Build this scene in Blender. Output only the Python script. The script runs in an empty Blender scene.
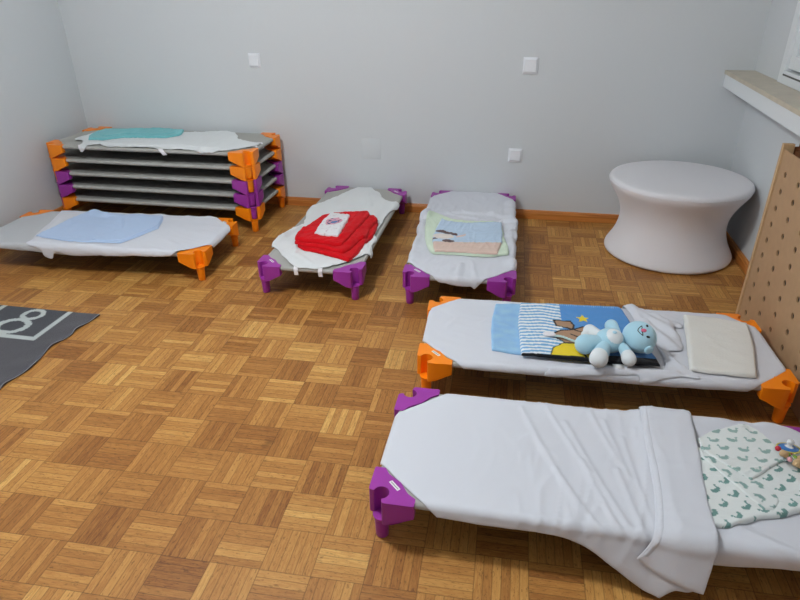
import bpy, bmesh, math, random
import numpy as np
from mathutils import Vector, Matrix, noise, geometry
random.seed(7)
PI = math.pi
C = bpy.context.scene.collection

# ------------------------------------------------------------------ helpers
def lin(c):
    c = c / 255.0
    return c / 12.92 if c <= .04045 else ((c + .055) / 1.055) ** 2.4
def rgb(r, g, b): return (lin(r), lin(g), lin(b), 1)

def mat(name, col, rough=.6, spec=.5, bump=0, bscale=400, sheen=0, var=0, vscale=30, attr=False, coat=0):
    m = bpy.data.materials.new(name); m.use_nodes = True
    nt = m.node_tree; b = nt.nodes['Principled BSDF']
    b.inputs['Base Color'].default_value = col
    b.inputs['Roughness'].default_value = rough
    b.inputs['Specular IOR Level'].default_value = spec
    if sheen: b.inputs['Sheen Weight'].default_value = sheen
    if coat: b.inputs['Coat Weight'].default_value = coat
    tc = nt.nodes.new('ShaderNodeTexCoord')
    src = None
    if attr:
        a = nt.nodes.new('ShaderNodeVertexColor'); a.layer_name = 'pattern'; src = a.outputs['Color']
        nt.links.new(src, b.inputs['Base Color'])
    if var:
        n = nt.nodes.new('ShaderNodeTexNoise'); n.inputs['Scale'].default_value = vscale; n.inputs['Detail'].default_value = 4
        nt.links.new(tc.outputs['Object'], n.inputs['Vector'])
        mr = nt.nodes.new('ShaderNodeMapRange'); mr.inputs[3].default_value = 1 - var; mr.inputs[4].default_value = 1 + var * .5
        nt.links.new(n.outputs['Fac'], mr.inputs[0])
        mx = nt.nodes.new('ShaderNodeMix'); mx.data_type = 'RGBA'; mx.blend_type = 'MULTIPLY'; mx.inputs[0].default_value = 1
        if src: nt.links.new(src, mx.inputs[6])
        else: mx.inputs[6].default_value = col
        nt.links.new(mr.outputs[0], mx.inputs[7]); nt.links.new(mx.outputs[2], b.inputs['Base Color'])
    if bump:
        n = nt.nodes.new('ShaderNodeTexNoise'); n.inputs['Scale'].default_value = bscale; n.inputs['Detail'].default_value = 3
        nt.links.new(tc.outputs['Object'], n.inputs['Vector'])
        bp = nt.nodes.new('ShaderNodeBump'); bp.inputs['Strength'].default_value = bump; bp.inputs['Distance'].default_value = .002
        nt.links.new(n.outputs['Fac'], bp.inputs['Height']); nt.links.new(bp.outputs[0], b.inputs['Normal'])
    return m

M = dict(
    wall=mat('wall_paint', rgb(211, 214, 216), .85, .3, .25, 60),
    ceiling=mat('ceiling_paint', rgb(190, 191, 191), .9, .2),
    orange=mat('orange_plastic', rgb(255, 140, 10), .38, .5, .05, 900),
    purple=mat('purple_plastic', rgb(158, 52, 158), .38, .5, .05, 900),
    rail=mat('grey_sleeve', rgb(176, 174, 168), .75, .3, .3, 900),
    canvas=mat('grey_canvas', rgb(176, 174, 168), .8, .3, .3, 1200),
    canvas_shade=mat('canvas_underside_shade', rgb(44, 41, 40), .85, .2, .3, 1200),  # shade under the cots put into the colour of the canvas underside
    label=mat('paper_label', rgb(238, 236, 235), .6),
    sheet=mat('white_cotton', rgb(216, 217, 224), .9, .2, .15, 700, .1),
    sheet_grey=mat('pale_grey_cotton', rgb(192, 193, 196), .9, .2, .15, 700, .1),
    jersey=mat('white_jersey', rgb(226, 228, 228), .9, .2, .3, 500, .2),
    red=mat('red_fleece', rgb(212, 18, 28), .95, .1, .6, 260, .08, .12, 60),
    blue_cloth=mat('light_blue_cotton', rgb(184, 204, 234), .9, .2, .3, 500, .2),
    teal=mat('teal_cotton', rgb(122, 194, 198), .9, .2, .3, 500, .2),
    mint=mat('mint_knit', rgb(216, 230, 208), .95, .1, .6, 260, .3),
    patterned=mat('printed_fleece', rgb(255, 255, 255), .95, .1, .5, 300, .25, .06, 60, attr=True),
    muslin=mat('printed_muslin', rgb(255, 255, 255), .95, .1, .6, 200, .2, attr=True),
    pillow=mat('cream_pillow', rgb(232, 230, 224), .95, .1, .9, 170, .1, .04, 200),
    plush=mat('light_blue_plush', rgb(178, 218, 234), .95, .1, .7, 300, .4),
    plush_white=mat('white_plush', rgb(232, 236, 238), .95, .1, .7, 300, .4),
    black=mat('black_thread', rgb(28, 28, 30), .8),
    pink=mat('pink_felt', rgb(228, 110, 140), .9),
    drum=mat('white_stretch_cover', rgb(232, 229, 232), .8, .3, .1, 900, .15),
    plate=mat('white_plate', rgb(236, 238, 242), .35, .5),
    painted=mat('painted_plate', rgb(212, 215, 217), .8, .25),
    white_lacquer=mat('white_lacquer', rgb(228, 231, 233), .4, .5),
    shutter=mat('pale_shutter', rgb(215, 219, 218), .5, .4),
    slot=mat('dark_slot', rgb(90, 88, 86), .7),
    stone=mat('beige_stone', rgb(204, 192, 170), .35, .5, .05, 200, 0, .25, 14),
    beech=mat('birch_ply', rgb(186, 150, 114), .6, .3, .1, 200, 0, .12, 30),
    ply_edge=mat('ply_edge', rgb(208, 172, 130), .6, .3, .1, 200, 0, .12, 60),
    hole_shade=mat('bore_shade', rgb(16, 10, 8), .8),  # near-black colour painted as the shade inside the peg holes
    end_grain=mat('brown_timber', rgb(120, 72, 42), .7, .3, .1, 100, 0, .3, 40),
    rug=mat('grey_rug', rgb(255, 255, 255), .98, .1, 1.0, 350, .1, .14, 120, attr=True),
    rug_edge=mat('rug_binding', rgb(140, 140, 146), .95, .1, .5, 400),
    silicone=mat('clear_silicone', rgb(225, 225, 225), .15, .6),
    shield=mat('blue_shield', rgb(70, 130, 200), .3, .5),
    ring=mat('yellow_ring', rgb(214, 200, 110), .35, .5),
    wood_bead=mat('wood_bead', rgb(222, 186, 140), .6),
    red_bead=mat('red_bead', rgb(200, 40, 60), .4),
    green_bead=mat('green_bead', rgb(130, 170, 60), .4),
    pink_bead=mat('pink_bead', rgb(235, 170, 180), .4),
    tag=mat('satin_tag', rgb(236, 232, 236), .5),
    ribbon=mat('pale_ribbon', rgb(190, 212, 208), .6),
)
def glassmat():
    m = bpy.data.materials.new('window_glass'); m.use_nodes = True
    b = m.node_tree.nodes['Principled BSDF']; b.inputs['Alpha'].default_value = .12
    b.inputs['Roughness'].default_value = .02; b.inputs['IOR'].default_value = 1.1
    return m
M['glass'] = glassmat()
def lampmat():
    m = bpy.data.materials.new('lamp_diffuser'); m.use_nodes = True
    b = m.node_tree.nodes['Principled BSDF']
    b.inputs['Emission Color'].default_value = (.91, .967, 1, 1); b.inputs['Emission Strength'].default_value = 156
    return m
M['lamp'] = lampmat()

def wood_mat(name, c1, c2, scale, axis):
    m = bpy.data.materials.new(name); m.use_nodes = True; nt = m.node_tree; b = nt.nodes['Principled BSDF']
    tc = nt.nodes.new('ShaderNodeTexCoord'); mp = nt.nodes.new('ShaderNodeMapping')
    s = [40, 40, 60]; s[axis] = 2.5
    mp.inputs['Scale'].default_value = s
    n = nt.nodes.new('ShaderNodeTexNoise'); n.inputs['Scale'].default_value = scale; n.inputs['Detail'].default_value = 6; n.inputs['Distortion'].default_value = .6
    cr = nt.nodes.new('ShaderNodeValToRGB'); cr.color_ramp.elements[0].position = .3; cr.color_ramp.elements[1].position = .7
    cr.color_ramp.elements[0].color = c1; cr.color_ramp.elements[1].color = c2
    # knots
    v = nt.nodes.new('ShaderNodeTexVoronoi'); v.inputs['Scale'].default_value = 5
    mr = nt.nodes.new('ShaderNodeMapRange'); mr.inputs[1].default_value = .03; mr.inputs[2].default_value = .10; mr.inputs[3].default_value = .35; mr.inputs[4].default_value = 1
    mx = nt.nodes.new('ShaderNodeMix'); mx.data_type = 'RGBA'; mx.blend_type = 'MULTIPLY'; mx.inputs[0].default_value = 1
    L = nt.links.new
    L(tc.outputs['Object'], mp.inputs['Vector']); L(mp.outputs[0], n.inputs['Vector']); L(n.outputs['Fac'], cr.inputs[0])
    L(tc.outputs['Object'], v.inputs['Vector']); L(v.outputs['Distance'], mr.inputs[0])
    L(cr.outputs[0], mx.inputs[6]); L(mr.outputs[0], mx.inputs[7]); L(mx.outputs[2], b.inputs['Base Color'])
    b.inputs['Roughness'].default_value = .4
    return m
M['pine_x'] = wood_mat('pine_skirting_back', rgb(176, 104, 44), rgb(214, 140, 68), 1, 0)
M['pine_y'] = wood_mat('pine_skirting_side', rgb(176, 104, 44), rgb(214, 140, 68), 1, 1)

def parquet():
    m = bpy.data.materials.new('mosaic_parquet'); m.use_nodes = True; nt = m.node_tree; N = nt.nodes; L = nt.links.new
    b = N['Principled BSDF']
    def math_(op, a, c=None, d=None):
        n = N.new('ShaderNodeMath'); n.operation = op
        for k, v in enumerate((a, c, d)):
            if v is None: continue
            if isinstance(v, (int, float)): n.inputs[k].default_value = v
            else: L(v, n.inputs[k])
        return n.outputs[0]
    tc = N.new('ShaderNodeTexCoord'); mp = N.new('ShaderNodeMapping'); mp.vector_type = 'TEXTURE'
    mp.inputs['Location'].default_value = (-.9007, 1.2012, 0); mp.inputs['Rotation'].default_value = (0, 0, .0204)
    mp.inputs['Scale'].default_value = (.14483, .14483, 1)
    L(tc.outputs['Object'], mp.inputs['Vector'])
    sp = N.new('ShaderNodeSeparateXYZ'); L(mp.outputs[0], sp.inputs[0])
    x, y = sp.outputs[0], sp.outputs[1]
    i = math_('FLOOR', x); j = math_('FLOOR', y)
    fx = math_('SUBTRACT', x, i); fy = math_('SUBTRACT', y, j)
    par = math_('FLOORED_MODULO', math_('ADD', i, j), 2.0)       # 0: strips run along x
    inv = math_('SUBTRACT', 1.0, par)
    s = math_('ADD', math_('MULTIPLY', fy, inv), math_('MULTIPLY', fx, par))     # across the strips
    a = math_('ADD', math_('MULTIPLY', fx, inv), math_('MULTIPLY', fy, par))     # along the strips
    s6 = math_('MULTIPLY', s, 6.0); k = math_('FLOOR', s6); fs = math_('SUBTRACT', s6, k)
    def comb(p, q, r):
        c = N.new('ShaderNodeCombineXYZ')
        for t, v in enumerate((p, q, r)):
            if isinstance(v, (int, float)): c.inputs[t].default_value = v
            else: L(v, c.inputs[t])
        return c.outputs[0]
    def white(v):
        w = N.new('ShaderNodeTexWhiteNoise'); w.noise_dimensions = '3D'; L(v, w.inputs['Vector']); return w.outputs['Value']
    wt = white(comb(i, j, 3.3)); ws = white(comb(i, j, k)); ws2 = white(comb(j, k, i))
    # grain along the strip
    gv = comb(math_('MULTIPLY', a, 2.2), math_('MULTIPLY', s6, 3.2), math_('ADD', math_('MULTIPLY', ws, 50.0), math_('MULTIPLY', wt, 31.0)))
    g = N.new('ShaderNodeTexNoise'); g.inputs['Scale'].default_value = 1.6; g.inputs['Detail'].default_value = 5; g.inputs['Roughness'].default_value = .65
    L(gv, g.inputs['Vector'])
    f = math_('ADD', math_('MULTIPLY', wt, .40), math_('MULTIPLY', math_('POWER', ws, 1.6), .34))
    f = math_('ADD', f, math_('MULTIPLY', math_('SUBTRACT', g.outputs['Fac'], .5), .85))
    f = math_('ADD', f, .15)
    cr = N.new('ShaderNodeValToRGB'); e = cr.color_ramp.elements
    e[0].position = 0; e[0].color = rgb(124, 74, 32)
    e[1].position = 1; e[1].color = rgb(226, 180, 106)
    for ps, co in ((.25, rgb(158, 103, 49)), (.5, rgb(183, 127, 64)), (.75, rgb(201, 148, 79))):
        q = e.new(ps); q.color = co
    L(f, cr.inputs[0])
    # joints between strips and between tiles
    def edge(fr, w):
        d = math_('MINIMUM', fr, math_('SUBTRACT', 1.0, fr))
        mr = N.new('ShaderNodeMapRange'); mr.inputs[1].default_value = 0; mr.inputs[2].default_value = w; mr.inputs[3].default_value = 0; mr.inputs[4].default_value = 1; L(d, mr.inputs[0]); return mr.outputs[0]
    e1 = edge(fs, .09); e2 = math_('MULTIPLY', edge(fx, .016), edge(fy, .016))
    e1m = math_('ADD', .56, math_('MULTIPLY', e1, .44)); e2m = math_('ADD', .66, math_('MULTIPLY', e2, .34))
    # dark flecks / stains with a shape of their own
    fl = N.new('ShaderNodeTexNoise'); fl.inputs['Scale'].default_value = 3.0; fl.inputs['Detail'].default_value = 2
    L(comb(math_('MULTIPLY', a, 4.0), math_('MULTIPLY', s6, 2.6), math_('MULTIPLY', ws2, 90.0)), fl.inputs['Vector'])
    mf = N.new('ShaderNodeMapRange'); mf.inputs[1].default_value = .66; mf.inputs[2].default_value = .74; mf.inputs[3].default_value = 1; mf.inputs[4].default_value = .62; L(fl.outputs['Fac'], mf.inputs[0])
    st = N.new('ShaderNodeTexNoise'); st.inputs['Scale'].default_value = 5.5; st.inputs['Detail'].default_value = 3; L(tc.outputs['Object'], st.inputs['Vector'])
    ms = N.new('ShaderNodeMapRange'); ms.inputs[1].default_value = .70; ms.inputs[2].default_value = .76; ms.inputs[3].default_value = 1; ms.inputs[4].default_value = .6; L(st.outputs['Fac'], ms.inputs[0])
    po = N.new('ShaderNodeTexNoise'); po.inputs['Scale'].default_value = 3.6; po.inputs['Detail'].default_value = 3; po.inputs['Roughness'].default_value = .7
    L(comb(math_('MULTIPLY', a, 2.4), math_('MULTIPLY', s6, 1.1), math_('MULTIPLY', ws, 70.0)), po.inputs['Vector'])
    mpo = N.new('ShaderNodeMapRange'); mpo.inputs[1].default_value = .57; mpo.inputs[2].default_value = .68; mpo.inputs[3].default_value = 1; mpo.inputs[4].default_value = .55; L(po.outputs['Fac'], mpo.inputs[0])
    e1m = math_('MULTIPLY', e1m, mpo.outputs[0])
    tot = math_('MULTIPLY', math_('MULTIPLY', e1m, e2m), math_('MULTIPLY', mf.outputs[0], ms.outputs[0]))
    mx = N.new('ShaderNodeMix'); mx.data_type = 'RGBA'; mx.blend_type = 'MULTIPLY'; mx.inputs[0].default_value = 1
    L(cr.outputs[0], mx.inputs[6]); L(tot, mx.inputs[7]); L(mx.outputs[2], b.inputs['Base Color'])
    ro = math_('ADD', .36, math_('MULTIPLY', g.outputs['Fac'], .2)); L(ro, b.inputs['Roughness'])
    b.inputs['Specular IOR Level'].default_value = .32
    bp = N.new('ShaderNodeBump'); bp.inputs['Strength'].default_value = .35; bp.inputs['Distance'].default_value = .001
    L(tot, bp.inputs['Height']); L(bp.outputs[0], b.inputs['Normal'])
    return m
M['parquet'] = parquet()

def obj(name, me, m=None, parent=None, smooth=True, angle=None):
    if isinstance(me, bmesh.types.BMesh):
        bm = me; bmesh.ops.recalc_face_normals(bm, faces=bm.faces)
        me = bpy.data.meshes.new(name); bm.to_mesh(me); bm.free()
    o = bpy.data.objects.new(name, me); C.objects.link(o)
    if m is not None:
        for q in (m if isinstance(m, (list, tuple)) else [m]): me.materials.append(q)
    if parent: o.parent = parent
    if smooth:
        me.shade_smooth()
        if angle: me.set_sharp_from_angle(angle=math.radians(angle))
    return o
def tag(o, label, cat, group=None):
    o['label'] = label; o['category'] = cat
    if group: o['group'] = group
    return o
def thing(name, label, cat, loc=(0, 0, 0), rz=0, group=None):
    o = bpy.data.objects.new(name, None); C.objects.link(o); o.location = loc; o.rotation_euler = (0, 0, rz)
    o.empty_display_size = .1
    return tag(o, label, cat, group)
def struct(o): o['kind'] = 'structure'; return o
def rebase(o):
    """move a top-level mesh's origin to the middle of its underside"""
    me = o.data; n = len(me.vertices); co = np.empty(n * 3); me.vertices.foreach_get('co', co); co = co.reshape(-1, 3)
    c = np.array([(co[:, 0].min() + co[:, 0].max()) / 2, (co[:, 1].min() + co[:, 1].max()) / 2, co[:, 2].min()])
    me.vertices.foreach_set('co', (co - c).ravel()); me.update()
    o.location = Vector(o.location) + Matrix.Rotation(o.rotation_euler[2], 3, 'Z') @ Vector(c)
    return c

def add_box(bm, x0, x1, y0, y1, z0, z1, bevel=0, seg=2):
    r = bmesh.ops.create_cube(bm, size=1); vs = r['verts']
    for v in vs:
        v.co = Vector(((x0 + x1) / 2 + v.co.x * (x1 - x0), (y0 + y1) / 2 + v.co.y * (y1 - y0), (z0 + z1) / 2 + v.co.z * (z1 - z0)))
    if bevel:
        es = list({e for v in vs for e in v.link_edges})
        bmesh.ops.bevel(bm, geom=es, offset=bevel, segments=seg, affect='EDGES', profile=.5)
def add_cyl(bm, p, q, r1, r2=None, seg=20, caps=True):
    p, q = Vector(p), Vector(q); d = q - p; r2 = r1 if r2 is None else r2
    m = Matrix.Translation((p + q) / 2) @ d.to_track_quat('Z', 'Y').to_matrix().to_4x4()
    bmesh.ops.create_cone(bm, cap_ends=caps, segments=seg, radius1=r1, radius2=r2, depth=d.length, matrix=m)
def add_ball(bm, c, r, sx=1, sy=1, sz=1, rot=None, u=24, v=16):
    m = Matrix.Translation(c) @ (rot.to_4x4() if rot else Matrix()) @ Matrix.Diagonal((sx, sy, sz, 1))
    bmesh.ops.create_uvsphere(bm, u_segments=u, v_segments=v, radius=r, matrix=m)
def add_lathe(bm, prof, cx=0, cy=0, seg=96):
    rings = []
    for r, z in prof:
        if r < 1e-5: rings.append([bm.verts.new((cx, cy, z))])
        else: rings.append([bm.verts.new((cx + r * math.cos(2 * PI * k / seg), cy + r * math.sin(2 * PI * k / seg), z)) for k in range(seg)])
    for a, b in zip(rings, rings[1:]):
        for k in range(seg):
            k2 = (k + 1) % seg
            if len(a) == 1: bm.faces.new((a[0], b[k], b[k2]))
            elif len(b) == 1: bm.faces.new((a[k], a[k2], b[0]))
            else: bm.faces.new((a[k], a[k2], b[k2], b[k]))
def add_prism(bm, pts, z0, z1):
    """pts: 2-D outline; z0/z1 numbers or functions of (x,y)"""
    f0 = z0 if callable(z0) else (lambda x, y: z0); f1 = z1 if callable(z1) else (lambda x, y: z1)
    lo = [bm.verts.new((x, y, f0(x, y))) for x, y in pts]; hi = [bm.verts.new((x, y, f1(x, y))) for x, y in pts]
    n = len(pts)
    for tr in geometry.tessellate_polygon([[Vector((x, y, 0)) for x, y in pts]]):
        if len(set(tr)) < 3: continue
        bm.faces.new([hi[k] for k in tr]); bm.faces.new([lo[k] for k in tr][::-1])
    for k in range(n): bm.faces.new((lo[k], lo[(k + 1) % n], hi[(k + 1) % n], hi[k]))

# ------------------------------------------------------------------ the room
YW, XR, XL, YF, ZC = 3.9836, 1.2530, -3.045, -1.2, 2.62
def wallbox(name, *a, m='wall', b=0):
    bm = bmesh.new(); add_box(bm, *a, bevel=b); return struct(obj(name, bm, M[m], smooth=False))
wallbox('floor', XL - .2, XR + .2, YF - .2, YW + .2, -.1, 0, m='parquet')
wallbox('ceiling', XL - .2, XR + .2, YF - .2, YW + .2, ZC, ZC + .1, m='ceiling')
wallbox('wall_back', XL - .2, XR + .2, YW, YW + .2, 0, ZC)
wallbox('wall_left', XL - .2, XL, YF, YW, 0, ZC)
wallbox('wall_front', XL - .2, XR + .2, YF - .2, YF, 0, ZC)
# right wall with the window opening
WY0, WY1, WZ0, WZ1 = 1.2, 3.565, .985, 2.25
bm = bmesh.new()
add_box(bm, XR, XR + .2, YF, WY0, 0, ZC); add_box(bm, XR, XR + .2, WY1, YW, 0, ZC)
add_box(bm, XR, XR + .2, WY0, WY1, 0, WZ0); add_box(bm, XR, XR + .2, WY0, WY1, WZ1, ZC)
struct(obj('wall_right', bm, M['wall'], smooth=False))
def skirting(name, along, a, b, off, m):
    prof = [(0, 0), (.016, 0), (.016, .040), (.0125, .044), (.0125, .050), (.010, .055), (.004, .058), (0, .058)]
    bm = bmesh.new(); lo = []; hi = []
    for d, z in prof:
        if along == 'x': lo.append(bm.verts.new((a, off - d, z))); hi.append(bm.verts.new((b, off - d, z)))
        elif along == 'y+': lo.append(bm.verts.new((off - d, a, z))); hi.append(bm.verts.new((off - d, b, z)))
        else: lo.append(bm.verts.new((off + d, a, z))); hi.append(bm.verts.new((off + d, b, z)))
    n = len(prof)
    for k in range(n): bm.faces.new((lo[k], lo[(k + 1) % n], hi[(k + 1) % n], hi[k]))
    bm.faces.new(lo); bm.faces.new(hi)
    return struct(obj(name, bm, M[m], smooth=False))
skirting('baseboard_back', 'x', XL + .016, XR - .016, YW, 'pine_x')
skirting('baseboard_right', 'y+', YF, YW, XR, 'pine_y')
skirting('baseboard_left', 'y-', YF, YW, XL, 'pine_y')

# window: frame, sash, pane, closed white shutter behind
wf = thing('window_1', '', ''); del wf['label']; del wf['category']; struct(wf)
wf.location = (XR, (WY0 + WY1) / 2, WZ0)
def wpart(name, boxes, m, parent=wf, bev=.003):
    bm = bmesh.new()
    for b in boxes:
        add_box(bm, b[0] - wf.location.x, b[1] - wf.location.x, b[2] - wf.location.y, b[3] - wf.location.y, b[4] - wf.location.z, b[5] - wf.location.z, bevel=bev)
    return obj(name, bm, M[m], parent, smooth=False)
def ringbox(x0, x1, y0, y1, z0, z1, w): return [(x0, x1, y0, y0 + w, z0, z1), (x0, x1, y1 - w, y1, z0, z1), (x0, x1, y0 + w, y1 - w, z0, z0 + w), (x0, x1, y0 + w, y1 - w, z1 - w, z1)]
wpart('window_frame', ringbox(XR - .018, XR + .07, WY0 - .0, WY1, WZ0 - .04, WZ1, .06), 'white_lacquer')
wpart('window_sash', ringbox(XR - .004, XR + .045, WY0 + .06, 2.36, WZ0 + .03, WZ1 - .06, .06) + ringbox(XR - .004, XR + .045, 2.36, WY1 - .06, WZ0 + .03, WZ1 - .06, .06), 'white_lacquer')
wpart('drain_slot', [(XR - .0185, XR - .016, 3.22, WY1 - .055, WZ0 - .002, WZ0 + .006)], 'slot', bev=0)
wpart('window_pane', [(XR + .018, XR + .022, WY0 + .11, WY1 - .11, WZ0 + .08, WZ1 - .11)], 'glass', bev=0)
bm = bmesh.new()
z = WZ0
sh = []
while z < WZ1 - .01: sh.append((XR + .10, XR + .112, WY0 + .002, WY1 - .002, z + .001, z + .039)); z += .04
wpart('roller_shutter', sh, 'shutter', bev=.003)
# window sill: stone slab over a white apron, its front running very slightly out of true with the wall
def quadbox(bm, pts, z0, z1, bev=.0):
    add_prism(bm, pts, z0, z1)
sill = [(1.098, YW - .001), (1.075, 2.70), (1.040, 1.0), (XR - .0005, 1.0), (XR - .0005, YW - .001)]
bm = bmesh.new(); add_prism(bm, sill, .925, .9445)
o = struct(obj('trim_1', bm, M['stone'], smooth=False))
sill2 = [(1.104, YW - .001), (1.081, 2.70), (1.046, 1.0), (XR - .0005, 1.0), (XR - .0005, YW - .001)]
bm = bmesh.new(); add_prism(bm, sill2, .855, .925)
struct(obj('trim_2', bm, M['white_lacquer'], smooth=False))

# ------------------------------------------------------------------ wall plates
def plate(name, label, cat, x, z, w, h, m, rocker=True, d=.011, inset=.012, group=None):
    t = thing(name, label, cat, (x, YW, z), 0, group)
    bm = bmesh.new(); add_box(bm, -w / 2, w / 2, -d * .55, 0, -h / 2, h / 2, bevel=.002)
    obj('frame', bm, M[m], t, angle=40)
    if rocker:
        bm = bmesh.new(); a = inset
        lo = [(-w / 2 + a * .4, -d * .55, -h / 2 + a * .4), (w / 2 - a * .4, -d * .55, -h / 2 + a * .4), (w / 2 - a * .4, -d * .55, h / 2 - a * .4), (-w / 2 + a * .4, -d * .55, h / 2 - a * .4)]
        hi = [(-w / 2 + a, -d, -h / 2 + a), (w / 2 - a, -d, -h / 2 + a), (w / 2 - a, -d, h / 2 - a), (-w / 2 + a, -d, h / 2 - a)]
        V = [bm.verts.new(p) for p in lo + hi]
        bm.faces.new(V[4:]); bm.faces.new(V[:4][::-1])
        for k in range(4): bm.faces.new((V[k], V[(k + 1) % 4], V[4 + (k + 1) % 4], V[4 + k]))
        obj('cover', bm, M[m], t, smooth=False)
    return t
plate('wall_plate', 'small raised square white plate high on the back wall above the cot stack', 'wall plate', -1.722, .958, .078, .086, 'plate', d=.016)
plate('wall_plate', 'raised square white plate high on the back wall right of its middle', 'wall plate', .017, .952, .088, .092, 'plate', d=.016)
plate('wall_plate', 'raised square white plate low on the back wall between purple cot and round table', 'wall plate', -.032, .415, .086, .084, 'plate', d=.016)
plate('blanking_plate', 'large flat painted-over square cover low on the back wall', 'wall plate', -.972, .418, .128, .138, 'painted', rocker=False, d=.0045)

# ------------------------------------------------------------------ cots
L2, W2, H = .665, .2637, .1586
ZT = H + .002
ARM = .136
def bracket_mesh():
    """corner moulding in a frame whose outer corner is the origin and whose arms run along +x and +y"""
    bm = bmesh.new()
    c, r = .038, .0230
    # outline, anticlockwise: end of the x arm, the hypotenuse, the y arm end, the notch
    pts = [(ARM, .002), (ARM, .030), (.112, .046), (.085, .085), (.046, .112), (.030, ARM), (.002, ARM)]
    # down the outer y-side to the notch lip
    pts += [(0, ARM - .004), (0, .052), (.002, .0475), (.008, .0445)]
    # arc around the back of the channel from the y-side lip to the x-side lip (clockwise through +x+y)
    A0, A1 = math.radians(168), math.radians(-78)
    for k in range(19):
        t = A0 + (A1 - A0) * k / 18
        pts.append((c + r * math.cos(t), c + r * math.sin(t)))
    pts += [(.0445, .008), (.0475, .002), (.052, 0), (ARM - .004, 0)]
    def zlo(x, y):
        d = max(x, y)
        return .0765 + (0 if d < .062 else .036 * min(1, (d - .062) / (ARM - .07)) ** 1.2)
    # subdivide the straight runs so the lower edge can slope
    out = []
    for k in range(len(pts)):
        p, q = Vector(pts[k]), Vector(pts[(k + 1) % len(pts)]); n = max(1, int((q - p).length / .016))
        for s in range(n): out.append(tuple(p + (q - p) * s / n))
    def ztop(x, y):
        # the outer rim drops a little so that the top reads as rounded
        return ZT
    add_prism(bm, out, zlo, ztop)
    for v in bm.verts:      # slight draft: lower outline leans outward
        pass
    top = [e for e in bm.edges if len(e.link_faces) == 2 and all(abs(v.co.z - ZT) < 1e-6 for v in e.verts) and e.calc_face_angle(0) > .5]
    bmesh.ops.bevel(bm, geom=top, offset=.0022, segments=2, affect='EDGES', profile=.5, clamp_overlap=True)
    # collar that closes the bottom of the channel
    add_cyl(bm, (c, c, .068), (c, c, .080), .0225, .0255, 28)
    return bm
def leg_mesh():
    bm = bmesh.new(); c = .038
    add_lathe(bm, [(0, .0005), (.0165, .0005), (.0185, .003), (.0195, .03), (.0215, .066), (0, .066)], c, c, 28)
    return bm
proto = {}
def mesh_of(bm, name):
    bmesh.ops.recalc_face_normals(bm, faces=bm.faces)
    me = bpy.data.meshes.new(name); bm.to_mesh(me); bm.free(); me.shade_smooth(); me.set_sharp_from_angle(angle=math.radians(38)); return me
def mirror_bm(bm):
    for v in bm.verts: v.co.x *= -1
    return bm
for col in ('orange', 'purple'):
    for sgn in (1, -1):
        for kind, f in (('b', bracket_mesh), ('l', leg_mesh)):
            bm = f()
            if sgn < 0: bm = mirror_bm(bm)
            me = mesh_of(bm, 'corner_bracket' if kind == 'b' else 'leg'); me.materials.append(M[col]); proto[col, sgn, kind] = me

# canvas: octagon sagging a little between the rails
def sag(x, y):
    u = max(0, 1 - (x / L2) ** 2); v = max(0, 1 - (y / (W2 - .02)) ** 2)
    return -.010 * (u * v) ** .6
def canvas_mesh():
    bm = bmesh.new(); nx, ny = 40, 18; xe, ye = L2 - .018, W2 - .018; cut = ARM - .03
    V = {}
    for i in range(nx + 1):
        for j in range(ny + 1):
            x = -xe + 2 * xe * i / nx; y = -ye + 2 * ye * j / ny
            # pull the corners in under the brackets
            ex = abs(x) - (xe - cut); ey = abs(y) - (ye - cut)
            if ex > 0 and ey > 0 and ex + ey > cut:
                k = cut / (ex + ey); x = math.copysign(xe - cut + ex * k, x); y = math.copysign(ye - cut + ey * k, y)
            V[i, j] = bm.verts.new((x, y, H - .0045 + sag(x, y)))
    for i in range(nx):
        for j in range(ny): bm.faces.new((V[i, j], V[i + 1, j], V[i + 1, j + 1], V[i, j + 1]))
    ret = bmesh.ops.extrude_face_region(bm, geom=bm.faces[:])
    for g in ret['geom']:
        if isinstance(g, bmesh.types.BMVert): g.co.z += .002
    return bm
canvas_me = mesh_of(canvas_mesh(), 'canvas'); canvas_me.materials.append(M['canvas']); canvas_me.materials.append(M['canvas_shade'])
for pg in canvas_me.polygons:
    if pg.normal.z < -.5: pg.material_index = 1  # downward faces take the painted shade colour
def rail_me(length):
    bm = bmesh.new(); add_cyl(bm, (-length / 2, 0, 0), (length / 2, 0, 0), .0118, seg=24)
    me = mesh_of(bm, 'rail'); me.materials.append(M['rail']); return me
side_me, end_me = rail_me(2 * (L2 - .075)), rail_me(2 * (W2 - .075))
def label_me():
    bm = bmesh.new(); add_box(bm, -.021, .021, -.0055, .0055, 0, .0006)
    me = mesh_of(bm, 'label_strip'); me.materials.append(M['label'])
    me.materials.append(M['slot'])
    bm = bmesh.new(); bm.from_mesh(me)
    random.seed(3)
    for k in range(9):   # faint printing
        x = -.017 + k * .004
        n = len(bm.faces)
        add_box(bm, x, x + .0022, -.002, .0015, .0006, .0008)
        bm.faces.ensure_lookup_table()
        for f in bm.faces[n:]: f.material_index = 1
    bm.to_mesh(me); bm.free(); return me
lab_me = label_me()
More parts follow.
